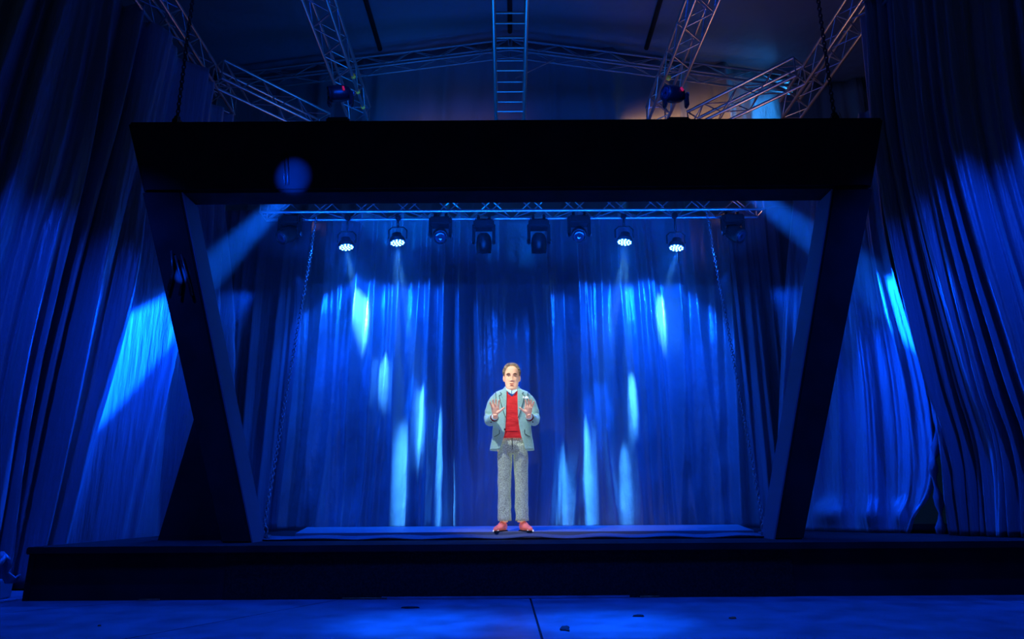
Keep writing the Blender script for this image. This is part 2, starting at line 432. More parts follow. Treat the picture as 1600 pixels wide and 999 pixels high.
drape('back_curtain', [[(bx0, CURT, ztop), (0, CURT, ztop), (bx1, CURT, ztop)], [(bx0, CURT, 2.2), (0, CURT, 2.2), (bx1, CURT, 2.2)], [(bx0, CURT - .02, zbot), (0, CURT - .02, zbot), (bx1, CURT - .02, zbot)]],
      620, 60, lambda u, v: fold_back(u, v) + pleat(u, v, 17, .26, 2) - .12 + .012 * math.sin(v * 30 + u * 60) * (math.sin(u * 47) ** 2), M['satin'],
      'wide glossy blue-lit curtain closing the back of the small stage behind the man')

# dark masking drapes inside the portal, each with a slanting inner edge
for sgn, tl_, tr_, bl_, br_, lab in [(-1, (285, 330), (490, 330), (270, 830), (432, 830), 'dark masking drape on the left behind the portal, beside the glossy curtain'),
                                     (1, (1132, 325), (1330, 325), (1188, 826), (1345, 826), 'dark masking drape on the right behind the portal, beside the glossy curtain')]:
    y = 9.75
    ml = (lambda t: (tl_[0] + (bl_[0] - tl_[0]) * t, tl_[1] + (bl_[1] - tl_[1]) * t)); mr = (lambda t: (tr_[0] + (br_[0] - tr_[0]) * t, tr_[1] + (br_[1] - tr_[1]) * t))
    rows_ = []
    for t in (0, .25, .5, .75, 1):
        a = P(*ml(t), y); b = P(*mr(t), y); rows_.append([a, a.lerp(b, .5), b])
    for p in rows_[-1]: p.z = SZ + .01
    ff = ridges(20 + sgn, 26, .008, .03, .02, .07, .05)
    edge = (lambda u, v, s=sgn: 0)
    o = drape('masking_drape', rows_, 150, 40, ff, M['mask'], lab)

# side drapes hung from the side roof trusses
YA, YB = 5.2, 9.3
def side_rows(data):
    return [[P(px, py, Y) for px, py, Y in r] for r in data]
ffl = ridges(5, 46, .008, .022, .10, .30, .02, .6)
left_rows = side_rows([[(-420, -160, 5.6), (-60, -150, 6.4), (130, -60, 7.2), (262, 72, 8.0), (345, 182, 9.6)],
                       [(-560, 200, 5.4), (-200, 200, 6.2), (60, 220, 7.0), (205, 300, 7.9), (330, 300, 9.6)],
                       [(-680, 600, 5.3), (-330, 560, 6.0), (-30, 560, 6.9), (150, 560, 7.8), (320, 560, 9.6)],
                       [(-700, 880, 5.6), (-360, 850, 6.2), (-60, 830, 6.9), (85, 820, 7.7), (320, 830, 9.6)]])
for p in left_rows[-1]: p.z = 0.03 if p.x < -4.45 else min(p.z, SZ + .005)
drape('side_curtain', left_rows, 520, 60, lambda u, v: ffl(u, v) * .8 + pleat(u, v, 21, .30, 1), M['drape'],
      'tall blue-lit gathered curtain filling the left side, flaring out towards the floor')
# foot of the left curtain lying in a heap past the end of the stage
hp = [PZ(-30, 925, .17), PZ(10, 925, .17), PZ(31, 905, .17)]
rws = []
for k in range(9):
    t = k / 8; rr = []
    for j in range(25):
        a = j / 24; x = -5.3 + 1.02 * a
        rr.append(Vector((x + .03 * math.sin(k * 2 + j), 6.15 + .28 * t, .19 + .30 * math.sin(PI * min(1, t + .12)) * (.55 + .45 * math.sin(a * 3.0)) + .035 * math.sin(j * 2.1 + k * .9))))
    rws.append(rr)
me = loft(rws, cap=False, closed=False)
o = tag(link('curtain_heap', me, M['drape']), 'crumpled foot of the left curtain heaped beside the end of the black stage', 'fabric')
md = o.modifiers.new('thickness', 'SOLIDIFY'); md.thickness = .02
tag(link('low_riser', box((-5.6, 6.4, .08), (2.3, .5, .16), bevel=.01), M['deck']), 'low blue-lit block at the left end of the black stage', 'riser')

# right side: a billowing inner drape and a large outer drape with a dark slit between them
ffr = ridges(8, 50, .006, .018, .06, .20, .02, .6)
right_out = side_rows([[(1345, 30, 7.8), (1420, -50, 7.2), (1560, -80, 6.6), (1760, -140, 6.0), (2050, -160, 5.3)],
                       [(1372, 250, 7.75), (1450, 240, 7.1), (1600, 230, 6.5), (1860, 200, 5.8), (2150, 200, 5.2)],
                       [(1440, 560, 7.7), (1530, 560, 7.0), (1700, 560, 6.4), (1980, 560, 5.7), (2260, 600, 5.1)],
                       [(1470, 700, 7.65), (1570, 700, 7.0), (1740, 700, 6.4), (2010, 720, 5.8), (2300, 760, 5.2)],
                       [(1495, 846, 7.6), (1580, 848, 7.05), (1750, 850, 6.6), (2040, 850, 6.4), (2330, 850, 6.3)]])
for p in right_out[-1]: p.z = SZ + .005
drape('side_curtain', right_out, 460, 60, lambda u, v: ffr(u, v) + pleat(u, v, 30, .18, 4), M['drape'],
      'large blue-lit curtain at the far right with many narrow folds')
ffi = ridges(9, 30, .01, .04, .02, .07, .03, .3)
right_in = side_rows([[(1250, 240, 9.5), (1290, 220, 9.0), (1330, 190, 8.6), (1362, 170, 8.3)],
                      [(1230, 420, 9.5), (1300, 410, 9.0), (1350, 400, 8.6), (1392, 390, 8.2)],
                      [(1220, 600, 9.5), (1310, 600, 8.9), (1380, 600, 8.5), (1447, 590, 8.1)],
                      [(1215, 740, 9.5), (1310, 740, 8.8), (1390, 740, 8.4), (1462, 740, 8.0)],
                      [(1215, 838, 9.5), (1310, 840, 8.7), (1390, 842, 8.3), (1425, 842, 8.1)]])
for p in right_in[-1]: p.z = SZ + .005
drape('side_curtain', right_in, 200, 60, lambda u, v: ffi(u, v) + .10 * math.exp(-((v - .92) / .05) ** 2) * (.5 + .5 * math.sin(u * 26)), M['drape'],
      'smooth blue curtain right of the portal with a cyan light streak and a bunched hem')
tag(link('gap_shade_strip', tube(spline([P(1452, 560, 8.0), P(1456, 590, 7.9), P(1464, 640, 7.9), P(1463, 700, 7.9), P(1458, 735, 7.9), P(1468, 790, 7.9), P(1470, 838, 7.9)], 24), [.035 + .02 * math.sin(k * 1.7) for k in range(25)], 8), M['mask']),
    'narrow dark strip put in for the shaded gap between the two right curtains', 'fabric')  # dark tube added to draw the shaded gap
# black masking hung behind the portal's left leg
a, b = P(305, 640, 7.7), P(250, 846, 7.7)
o = tag(link('leg_skirt', from_bm(hexa([P(246, 846, 7.5), P(385, 846, 7.5), P(345, 690, 7.5), P(303, 655, 7.5), P(246, 846, 7.6), P(385, 846, 7.6), P(345, 690, 7.6), P(303, 655, 7.6)])), M['black']),
        'black cloth wedge at the foot of the portal, behind its left leg', 'fabric')
# rear tent wall
ffw = ridges(31, 90, .003, .008, .05, .13, .004, 1.5)
ya = 13.6
rw = [[P(120, 176, ya), P(300, 150, ya), P(560, 118, ya), P(797, 88, ya), P(1040, 116, ya), P(1290, 150, ya), P(1470, 176, ya)]]
lowz = 2.0
rw[0] = [p + Vector((0, 0, .36)) for p in rw[0]]; rw.append([Vector((p.x, ya, 6.3)) for p in rw[0]]); rw.append([Vector((p.x, ya, lowz)) for p in rw[0]])
drape('wall_back', rw, 420, 24, ffw, M['rear'], kind='structure', label='rear tent wall of hanging tarpaulin', cat=None)
bpy.data.objects['wall_back']['kind'] = 'structure'

# ------------------------------------------------------------------ roof trusses
zt = P(490, 0, 7.4).z
def at_z(px, py, z): return PZ(px, py, z)
ZT = CZ + 6.0
def roof_truss(pa, pb, label, group=None, ext=(0, 0), **k):
    A, B = at_z(*pa, ZT), at_z(*pb, ZT); d = (B - A)
    return box_truss('roof_truss', A - d * ext[0], B + d * ext[1], .30, .30, label, group, **k)
roof_truss((491, 0), (533, 115), 'blue-lit lattice roof truss running back over the left half, above the left moving light', ext=(2, .9))
roof_truss((1105, 0), (1058, 115), 'blue-lit lattice roof truss running back over the right half, above the right moving light', ext=(2, .9))
roof_truss((231, 0), (320, 133), 'lattice roof truss at the left edge of the roof, the left curtain hanging from it', ext=(2, .45))
roof_truss((1366, 0), (1270, 137), 'warm-lit lattice roof truss at the right edge, above the right curtain', ext=(2, .45))
box_truss('ladder_truss', P(797, -40, 7.45) + (P(797, -40, 7.45) - P(797, 230, 10.6)) * .8, P(797, 230, 10.6), .44, .42, 'narrow ladder-like centre truss with level rungs', rc=.028, rb=.012, hgt=.2, ladder=True)
box_truss('corner_truss', at_z(338, 128, ZT), at_z(505, 208, ZT - .05), .30, .30, 'diagonal corner truss running inwards from the left roof truss')
box_truss('corner_truss', at_z(1252, 124, ZT), at_z(1085, 205, ZT - .05), .30, .30, 'diagonal corner truss running inwards from the right roof truss')
box_truss('gable_truss', P(345, 141, 13.0), P(797, 84, 13.0), .26, .5, 'left sloping half of the rear gable truss', rb=.011, material=M['aludull'])
gt = box_truss('gable_truss', P(797, 84, 13.0), P(1250, 143, 13.0), .26, .5, 'right sloping half of the rear gable truss', rb=.011, material=M['aludull'])
rod('tie_bar', P(805, 122, 12.9), P(868, 92, 13.0), .018, M['alu'], gt)

# ------------------------------------------------------------------ portal
YF, YBk = 6.9, 7.26
pr = empty('portal_frame', (0, YF, SZ), 'huge black slanted portal frame with a deep lintel around the small stage', 'frame')
O = pr.location
def q(px, py, Y=YF, z=None):
    p = P(px, py, Y)
    if z is not None:
        p = PZ(px, py, z); p = Vector((P(px, py, Y).x, Y, z))
    return p - O
dY = Vector((0, YBk - YF, 0))
def slab(name, pts, material, depth=dY, bev=.012):
    bm = hexa(list(pts) + [p + depth for p in pts])
    bmesh.ops.bevel(bm, geom=bm.edges[:], offset=bev, segments=2, affect='EDGES')
    return link(name, from_bm(bm), material, pr)
zl, zr = P(300, 322, YBk).z - SZ, P(1280, 315, YBk).z - SZ
def qz(px, py, z): p = q(px, py); p.z = z; return p
slab('lintel', [qz(223, 305, zl), qz(1364, 300, zr), q(1382, 182), q(198, 189)], M['black'], dY, .03)
lf = [q(345, 850, z=SZ), q(391, 850, z=SZ), q(282, 300), q(222, 300)]
rf = [q(1213, 845, z=SZ), q(1256, 845, z=SZ), q(1364, 295), q(1303, 295)]
slab('leg', lf, M['black']); slab('leg', rf, M['black'])
# inner faces of the legs, a lighter layer painted as if lit from the stage
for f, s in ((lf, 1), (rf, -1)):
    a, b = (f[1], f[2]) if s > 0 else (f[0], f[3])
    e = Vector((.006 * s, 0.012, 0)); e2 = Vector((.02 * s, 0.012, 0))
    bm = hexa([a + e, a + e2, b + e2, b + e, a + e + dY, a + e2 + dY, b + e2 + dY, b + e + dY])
    link('lit_reveal', from_bm(bm), M['reveal'], pr)
# cables hanging on the lintel face and strands added to break up the glints on the left leg
for px in (443.5, 449):
    link('cable', tube([P(px, 240, YF - .012) - O, P(px + .5, 262, YF - .02) - O, P(px + 1, 289, YF - .012) - O], .009, 6), M['plastic'], pr)
spot('lintel_spot_light', (-2.2, 3.2, 2.2), P(458, 277, YF), 9500, BLUE, 6.0, 1.0, .01)
spot('leg_spot_light', (-3.3, 3.6, 1.6), P(284, 430, YF), 9000, BLUE, 2.8, 1.0, .01)  # spot added to stand in for the glints on the leg
for pts in ([(268, 392), (270, 425), (262, 455)], [(274, 400), (284, 440), (281, 462)], [(283, 398), (292, 430), (300, 462)]):
    link('cable', tube([P(a, b, YF - .03) - O for a, b in pts], .016, 6), M['plastic'], pr)

# ------------------------------------------------------------------ stages
st = empty('black_stage', (0, 6.4, 0), 'long low black stage platform with a carpeted front', 'stage')
xl = P(40, 900, 6.4).x; xr = 7.2
link('deck', box(((xl + xr) / 2, 2.6, SZ - .03), (xr - xl, 5.3, .06), bevel=.008), M['black'], st)
xa, xb = P(352, 900, 6.4).x, P(1240, 900, 6.4).x
link('front_skirt', box(((xl + xa) / 2, .03, (SZ - .06) / 2), (xa - xl, .05, SZ - .06)), M['black'], st)
link('front_skirt', box(((xa + xb) / 2, .02, (SZ - .06) / 2), (xb - xa, .05, SZ - .06)), M['skirt'], st)
link('front_skirt', box(((xb + xr) / 2, .03, (SZ - .06) / 2), (xr - xb, .05, SZ - .06)), M['black'], st)
link('side_skirt', box((xl + .03, 2.6, (SZ - .06) / 2), (.05, 5.2, SZ - .06)), M['black'], st)
link('base_batten', box(((P(620, 930, 6.37).x + P(960, 930, 6.37).x) / 2, -.03, .012), (2.1, .02, .016)), M['floor'], st)

# inner platform, wider at the back, with a loose dark cloth over its front edge
pz = PZ(820, 832, 0).z
hz = CZ - .262
c1, c2 = PZ(462, 831.5, hz), PZ(1178, 828, hz); k1, k2 = PZ(482, 822, hz), PZ(1153, 818, hz)
k1.y = k2.y = min(max(k1.y, 9.3), 9.7); k1.x = P(480, 822, k1.y).x; k2.x = P(1153, 818, k2.y).x
c1.y = c2.y = 7.52; c1.x = P(462, 831, 7.52).x; c2.x = P(1178, 828, 7.52).x
ip = empty('inner_platform', (0, 7.5, SZ), 'thin blue-topped platform under the man inside the portal', 'platform')
dn = Vector((0, 0, -(hz - SZ) + .004))
bm = hexa([p - ip.location for p in (c1, c2, k2, k1)] + [p - ip.location + dn for p in (c1, c2, k2, k1)])
link('deck', from_bm(bm), M['deck'], ip)
rr = []
for k in range(7):
    row = []
    for j in range(121):
        x = P(412, 838, 7.4).x + (P(1198, 834, 7.4).x - P(412, 838, 7.4).x) * j / 120
        t = k / 6; e = .012 * noise.noise(Vector((x * 2.5, t * 2, 3)))
        row.append(Vector((x, 7.18 + .30 * t, SZ + .012 + .018 * t + e + .006 * math.sin(x * 9))) - ip.location)
    rr.append(row)
o = link('edge_cloth', loft(rr, cap=False, closed=False), M['cloth'], ip); md = o.modifiers.new('thickness', 'SOLIDIFY'); md.thickness = .008; md.offset = 1

# projection foil
fa, fb = P(487, 443, 8.6), P(1145, 446, 8.6); f0, f1 = P(430, 826, 8.6), P(1188, 824, 8.6)
f0.z = f1.z = hz + .01 if False else SZ + .03
tag(link('projection_foil', from_bm(hexa([f0, f1, fb, fa] + [p + Vector((0, .004, 0)) for p in (f0, f1, fb, fa)])), M['foil']),
    'faint clear projection sheet hanging upright behind the man', 'screen')

# chains from the lamp truss to the stage edge
def chain(name, A, B, link_len, r, material, label, group=None):
    A = Vector(A); B = Vector(B); d = (B - A); L = d.length; n = int(L / (link_len * .78)); qd = Vector((0, 0, 1)).rotation_difference(d.normalized())
    vs = []; fs = []; ns, nt_ = 8, 4
    for k in range(n):
        c = A + d * ((k + .5) / n); o = len(vs)
        for i in range(ns):
            a = 2 * PI * i / ns
            for j in range(nt_):
                b = 2 * PI * j / nt_
                x = (link_len * .32 + r * math.cos(b)) * math.cos(a); z = (link_len * .5 + r * math.cos(b)) * math.sin(a); y = r * math.sin(b)
                v = Vector((x, y, z)) if k % 2 else Vector((y, x, z))
                vs.append(c + qd @ v - A)
        for i in range(ns):
            for j in range(nt_):
                fs.append((o + i * nt_ + j, o + ((i + 1) % ns) * nt_ + j, o + ((i + 1) % ns) * nt_ + (j + 1) % nt_, o + i * nt_ + (j + 1) % nt_))
    o = link(name, mesh(vs, fs, True), material, None, A)
    return tag(o, label, 'chain', group)
chain('chain', P(495, 338, 9.0), P(410, 836, 7.28), .05, .006, M['steel'], 'thin pale chain slanting down the left side of the small stage')
chain('chain', P(1104, 330, 9.0), P(1195, 832, 7.28), .05, .006, M['steel'], 'thin pale chain slanting down the right side of the small stage')
for px, py, lab in ((412, 838, 'left'), (1196, 833, 'right')):
    e = empty('chain_shackle', P(px, py, 7.28), 'small metal shackle fixing the %s chain to the stage edge' % lab, 'shackle')
    link('ring', tube([Vector((.035 * math.cos(a), 0, .05 + .045 * math.sin(a))) for a in [i * PI / 8 for i in range(17)]], .008, 6), M['steel'], e)
    link('foot_plate', box((0, 0, .0), (.12, .09, .02), bevel=.004), M['steel'], e)

# chain hoists standing on the portal, their load chains going up to the roof
for px, py, tx, lab in ((277, 183, 308, 'left'), (1303, 177, 1278, 'right')):
    base = P(px, py + 1, 7.1); base.z = P(px, 189 if px < 800 else 184, YF).z
    h = empty('chain_hoist', base, 'chain hoist on top of the %s end of the portal lintel' % lab, 'hoist')
    link('motor_body', box((0, 0, .09), (.085, .09, .12), bevel=.02), M['plastic'], h)
    link('hook_block', box((0, 0, .165), (.06, .05, .03), bevel=.01), M['steeldark'], h)
    link('chain_guide', tube([(.035, -.05, .15), (.045, -.06, .08), (.04, -.055, .0)], .007, 6), M['steel'], h)
    link('foot', box((-.03, -.03, .012), (.06, .07, .022), bevel=.006), M['steel'], h)
    top = Vector((base.x, base.y, ZT + .7))
    chain('hoist_chain', base + Vector((0, 0, .17)), top, .06, .009, M['steeldark'], 'dark load chain rising from the %s chain hoist to the roof' % lab)

# ------------------------------------------------------------------ lamp truss and lamps
tA = P(406, 331, YT); tB = P(1194, 327.5, YT); tm = (tA.z + tB.z) / 2
tA.z = tB.z = tm; cY = Vector((0, .14, 0))
LT = box_truss('lamp_truss', tA + cY, tB + cY, .28, .29, 'long bright blue-lit box truss just under the lintel, carrying the stage lamps', rc=.022, rb=.009)
for px in (560, 800, 905, 1010):
    pass
def yoke(parent, wdt, h, z0):
    link('yoke', tube([(-wdt, 0, z0 - h), (-wdt, 0, z0 - .02), (-wdt + .02, 0, z0), (wdt - .02, 0, z0), (wdt, 0, z0 - .02), (wdt, 0, z0 - h)], .012, 6), M['plastic'], parent)
def par_lamp(pos, tgt, lab):
    """flat round LED lamp: body with fins, lit face with 18 diodes, yoke and clamp; origin on the lens"""
    e = empty('wash_lamp', pos, lab, 'lamp', 'round blue wash lamps that are lit')
    d = (Vector(tgt) - pos).normalized(); rot = Vector((0, 0, -1)).rotation_difference(d).to_matrix()
    rows_ = []
    for z, r in [(0, .098), (.0, .108), (-.012, .110), (.03, .108), (.06, .095), (.075, .07), (.12, .065), (.125, .0)][1:]:
        rows_.append([rot @ Vector((max(r, .001) * math.cos(2 * PI * k / 24), max(r, .001) * math.sin(2 * PI * k / 24), z)) for k in range(24)])
    b = link('housing', loft(rows_), M['plastic'], e)
    nrm = rot @ Vector((0, 0, -1))
    link('lens_plate', loft([[rot @ Vector((r * math.cos(2 * PI * k / 24), r * math.sin(2 * PI * k / 24), z)) for k in range(24)] for r, z in ((.103, -.011), (.103, -.016))], smooth=False), M['leddim'], e)
    dm = None
    for ring, cnt in ((.082, 11), (.042, 6), (0, 1)):
        for k in range(cnt):
            a = 2 * PI * k / cnt + ring * 9; c = rot @ Vector((ring * math.cos(a), ring * math.sin(a), -.019))
            if dm is None:
                dm = loft([[rot @ Vector((.0135 * math.cos(2 * PI * i / 10), .0135 * math.sin(2 * PI * i / 10), z)) for i in range(10)] for z in (.002, -.003)], smooth=False)
                dm.materials.append(M['led'])
            link('diode', dm, M['led'], e, c)
    zc = tm - pos.z - .02
    link('yoke', tube([(-.125, 0, .05), (-.125, 0, .17), (-.08, 0, .215), (.08, 0, .215), (.125, 0, .17), (.125, 0, .05)], .011, 6), M['plastic'], e)
    link('hanger', tube([(0, 0, .21), (0, -.02, max(zc, .3))], .016, 8), M['plastic'], e)
    link('clamp', box((0, -.02, max(zc, .3)), (.07, .09, .08), bevel=.015), M['plastic'], e)
for (px, py, s), p, tgt, lab in zip(PAR, PAR_POS, [(575, 700), (650, 760), (945, 760), (1020, 700)],
        ['lit blue round lamp, outermost on the left of the truss', 'lit blue round lamp, inner one on the left of the truss',
         'lit blue round lamp, inner one on the right of the truss', 'lit blue round lamp, outermost on the right of the truss']):
    par_lamp(p, p + Vector((.14 if px < 800 else -.14, -.10, -1)), lab)

def moving_head(pos, lab, scale=1.0, tilt=(0, -.5, -.85), group='unlit moving lights on the lamp truss', upright=False, red=False, hang=0.34):
    """base, two-armed yoke, barrel head with lens. origin at the pivot"""
    e = empty('moving_light', pos, lab, 'lamp', group)
    s = scale; sg = -1 if upright else 1
    b = hang * s * sg
    link('base', box((0, 0, b), (.30 * s, .22 * s, .12 * s), bevel=.02 * s), M['plastic'], e)
    for x in (-1, 1):
        link('yoke_arm', box((x * .145 * s, 0, sg * (.09 if upright else .12) * s), (.045 * s, .11 * s, (.20 if upright else .30) * s), bevel=.015 * s), M['plastic'], e)
    d = Vector(tilt).normalized(); rot = Vector((0, 0, -1)).rotation_difference(d).to_matrix()
    prof = [(-.16, .095), (-.155, .105), (-.10, .11), (-.02, .115), (.05, .105), (.10, .085), (.13, .05), (.135, .002)]
    hd = link('head', loft([[rot @ Vector((r * s * math.cos(2 * PI * k / 24), r * s * math.sin(2 * PI * k / 24), z * s)) for k in range(24)] for z, r in prof]), M['plastic'], e)
    prl = [(-.150, .002), (-.175, .045), (-.168, .075), (-.160, .088)]
    link('front_lens', loft([[rot @ Vector((r * s * math.cos(2 * PI * k / 20), r * s * math.sin(2 * PI * k / 20), z * s)) for k in range(20)] for z, r in prl]), M['lens'], hd)
    link('front_ring', loft([[rot @ Vector((r * s * math.cos(2 * PI * k / 24), r * s * math.sin(2 * PI * k / 24), z * s)) for k in range(24)] for z, r in ((-.150, .107), (-.168, .104), (-.168, .088), (-.150, .090))], cap=False), M['steeldark'], hd)
    for x in (-1, 1): link('pivot_cap', tube([(x * .165 * s, 0, 0), (x * .18 * s, 0, 0)], .035 * s, 12), M['steel'], e)
    if not upright:
        for x in (-1, 1): link('clamp', box((x * .08 * s, 0, b + .10 * s), (.04 * s, .06 * s, .12 * s), bevel=.008), M['plastic'], e)
    if red: link('red_strip', box(rot @ Vector((.03, -.118 * s, .02)), (.05, .02, .02), rot), M['red'], e)
    return e
for px, py, lab, tl_ in [(452, 366, 'unlit moving light at the left end of the lamp truss', (-.5, -.6, -.6)), (688, 368, 'unlit moving light between the inner left lamp and the two dark centre ones', (.1, -.8, -.5)),
                    (756, 378, 'dark moving light left of the stage centre on the lamp truss', (0, .3, -.9)), (842, 378, 'dark moving light right of the stage centre on the lamp truss', (0, .3, -.9)),
                    (905, 366, 'unlit moving light between the inner right lamp and the two dark centre ones', (-.1, -.8, -.5)), (1146, 364, 'unlit moving light at the right end of the lamp truss', (.5, -.6, -.6))]:
    p = P(px, py, 9.14); moving_head(p, lab, .95, tl_, hang=(tm - .16 - p.z) / .95 if tm - .16 - p.z > .15 else .2)
# upright moving lights behind the lintel
for px, py, t_, lab in ((533, 146, (-1, -.3, -.25), 'black upright moving light with a red stripe on top of the lintel at the left'), (1055, 148, (-.9, -.4, -.1), 'black upright moving light with a red stripe on top of the lintel at the right')):
    p = P(px, py, 7.08); moving_head(p, lab, .85, t_, 'upright moving lights on the lintel', upright=True, red=True, hang=(p.z - P(px, 187, YF).z) / .85 - .05)
# yellow tape rings on the two inner roof trusses
for (px, py), tl2 in zip(((552, 119), (559, 143), (567, 167), (1045, 122), (1038, 144)), ['topmost yellow tape mark on the left inner roof truss', 'middle yellow tape mark on the left inner roof truss', 'lowest yellow tape mark on the left inner roof truss', 'upper yellow tape mark on the right inner roof truss', 'lower yellow tape mark on the right inner roof truss']):
    p = at_z(px, py, ZT)
    dd = Vector((0, .022, 0)); tag(link('tape_ring', tube([-dd, dd], .033, 10), M['yellow'], None, p), tl2, 'tape', 'yellow tape marks on the inner roof trusses')

# haze in the stage box
hx = box((0, 0, 0), (9.0, 2.75, 4.4))
hz_o = tag(link('haze', hx, M['haze'], None, (0, 8.72, SZ + 2.25)), 'thin blue haze filling the space inside the portal', 'haze', kind='stuff')

# marks and litter on the floor
def blob(px, py, w_, d_, lab, material, h=.008, seed=0):
    c = PZ(px, py, 0); rnd = random.Random(seed); n = 12; pr_ = [rnd.uniform(.6, 1.2) for _ in range(n)]
    rows_ = [[Vector((w_ * pr_[k] * math.cos(2 * PI * k / n) * s_, d_ * pr_[k] * math.sin(2 * PI * k / n) * s_, z)) for k in range(n)] for s_, z in ((1, .0015), (.8, h), (.3, h * 1.3))]
    return tag(link('floor_litter', loft(rows_), material, None, c), lab, 'litter')
blob(883, 984, .035, .10, 'dark scrap on the floor right of the centre seam', M['debris'], .012, 1)
blob(640, 951, .07, .02, 'thin dark twig-like scrap on the floor left of the centre seam', M['debris'], .012, 2)
blob(998, 964, .05, .02, 'small dark scrap on the floor in the right blue sheen', M['debris'], .012, 3)
blob(1146, 967, .03, .02, 'tiny brown scrap on the floor at the right', M['orange'], .01, 4)
blob(155, 979, .012, .01, 'tiny reddish speck on the floor at the far left', M['orange'], .008, 5)
for (x0, x1, y0, y1, lab) in ((218, 250, 933, 930.5, 'short orange strip at the foot of the stage on the left'), (535, 605, 933, 930.5, 'orange strip of tape at the foot of the stage left of centre'), (1000, 1030, 929, 928, 'orange strip of tape at the foot of the stage right of centre')):
    a = P(x0, y0, 6.36); b = P(x1, y1, 6.36)
    tag(link('tape_strip', tube([Vector((0, 0, 0)), Vector((b.x - a.x, 0, 0))], .009, 6, .6), M['orange'], None, Vector((a.x, 6.36, .012))), lab, 'tape')
for px, lab in ((771, 'outer white floor mark beside the left shoe'), (777, 'inner white floor mark beside the left shoe'), (826, 'inner white floor mark beside the right shoe'), (833, 'outer white floor mark beside the right shoe')):
    p = P(px, 830, 7.53)
    tag(link('floor_mark', box((0, 0, .009), (.032 if px in (777, 826) else .014, .03, .018), bevel=.003), M['white'], None, Vector((p.x, 7.53, hz + .001))), lab, 'mark')

# ------------------------------------------------------------------ the projected man
man = empty('person', (P(801, 830, 7.68).x, 7.70, hz), 'projected man in a grey-green jacket and red sweater, both hands raised', 'person')
HZ0, HH = 1.478, .298           # chin height, head height
zk = [0, .06, .15, .28, .42, .55, .68, .8, .9, .96, 1]
Wd = [.036, .056, .067, .073, .077, .079, .081, .077, .062, .043, .004]
Fr = [-.080, -.092, -.093, -.090, -.088, -.090, -.096, -.088, -.062, -.038, -.004]
Bk = [-.02, .0, .03, .062, .082, .094, .098, .088, .064, .04, .004]
def head_pt(t, a, grow=0, feat=True):
    """t 0..1 chin to crown, a: angle, 0 = straight ahead (-y)"""
    w_ = interp(zk, Wd, t) + grow; f = interp(zk, Fr, t) - grow; b = interp(zk, Bk, t) + grow
    cx = math.sin(a); cy = math.cos(a)
    e = .88
    x = w_ * math.copysign(abs(cx) ** e, cx); mid = (f + b) * .5
    y = mid - (b - f) * .5 * math.copysign(abs(cy) ** e, cy)
    if feat and cy > 0:
        g = lambda cx_, sx, ct, s_: math.exp(-((x - cx_) / sx) ** 2 - ((t - ct) / s_) ** 2)
        if .31 <= t <= .60:   # nose ridge growing towards its tip
            k = (.60 - t) / .29; base = .030 * k ** 1.1 if t > .35 else .030 * (t - .31) / .04 * .93
            y -= base * math.exp(-(x / (.010 + .007 * k)) ** 2)
        y -= .007 * (g(.017, .008, .355, .03) + g(-.017, .008, .355, .03))
        y += .013 * (g(.033, .019, .52, .045) + g(-.033, .019, .52, .045))
        y -= .007 * (g(.033, .026, .60, .03) + g(-.033, .026, .60, .03))
        y -= .006 * (g(.046, .02, .40, .07) + g(-.046, .02, .40, .07))
        y -= .008 * g(0, .024, .245, .018) + .008 * g(0, .020, .165, .02) - .012 * g(0, .019, .205, .014)
        y -= .006 * g(0, .022, .05, .04)
        y += .004 * (g(.034, .01, .27, .06) + g(-.034, .01, .27, .06))
    return Vector((x, y, HZ0 + HH * t))
NA, NT = 64, 60
hrows = [[head_pt(i / NT, 2 * PI * k / NA) for k in range(NA)] for i in range(NT + 1)]
def bm_add(bm, me):
    bm.from_mesh(me); bpy.data.meshes.remove(me)
bmb = bmesh.new()
bm_add(bmb, loft(hrows))
for s in (-1, 1):   # ears
    rws = []
    for k in range(9):
        t = k / 8; zz = HZ0 + HH * (.36 + .25 * t); r = .020 * math.sin(PI * (t * .86 + .07)) + .004
        rws.append([Vector((s * (.084 + .008 * math.sin(PI * t) + .007 * math.cos(2 * PI * j / 10)), .004 + r * math.sin(2 * PI * j / 10), zz)) for j in range(10)])
    bm_add(bmb, loft(rws))
bm_add(bmb, tube([(0, .025, 1.38), (0, .015, 1.47), (0, .0, 1.56)], [.062, .058, .060], 20))
def oval_rows(spec, n=28):
    return [[Vector((cx + rx * math.cos(2 * PI * k / n), cy + ry * math.sin(2 * PI * k / n), z)) for k in range(n)] for z, cx, cy, rx, ry in spec]
bm_add(bmb, loft(oval_rows([(.84, 0, .01, .13, .09), (.95, 0, .01, .14, .085), (1.1, 0, .01, .14, .085), (1.3, 0, .01, .155, .09), (1.4, 0, .01, .15, .075), (1.45, 0, .015, .10, .055)])))
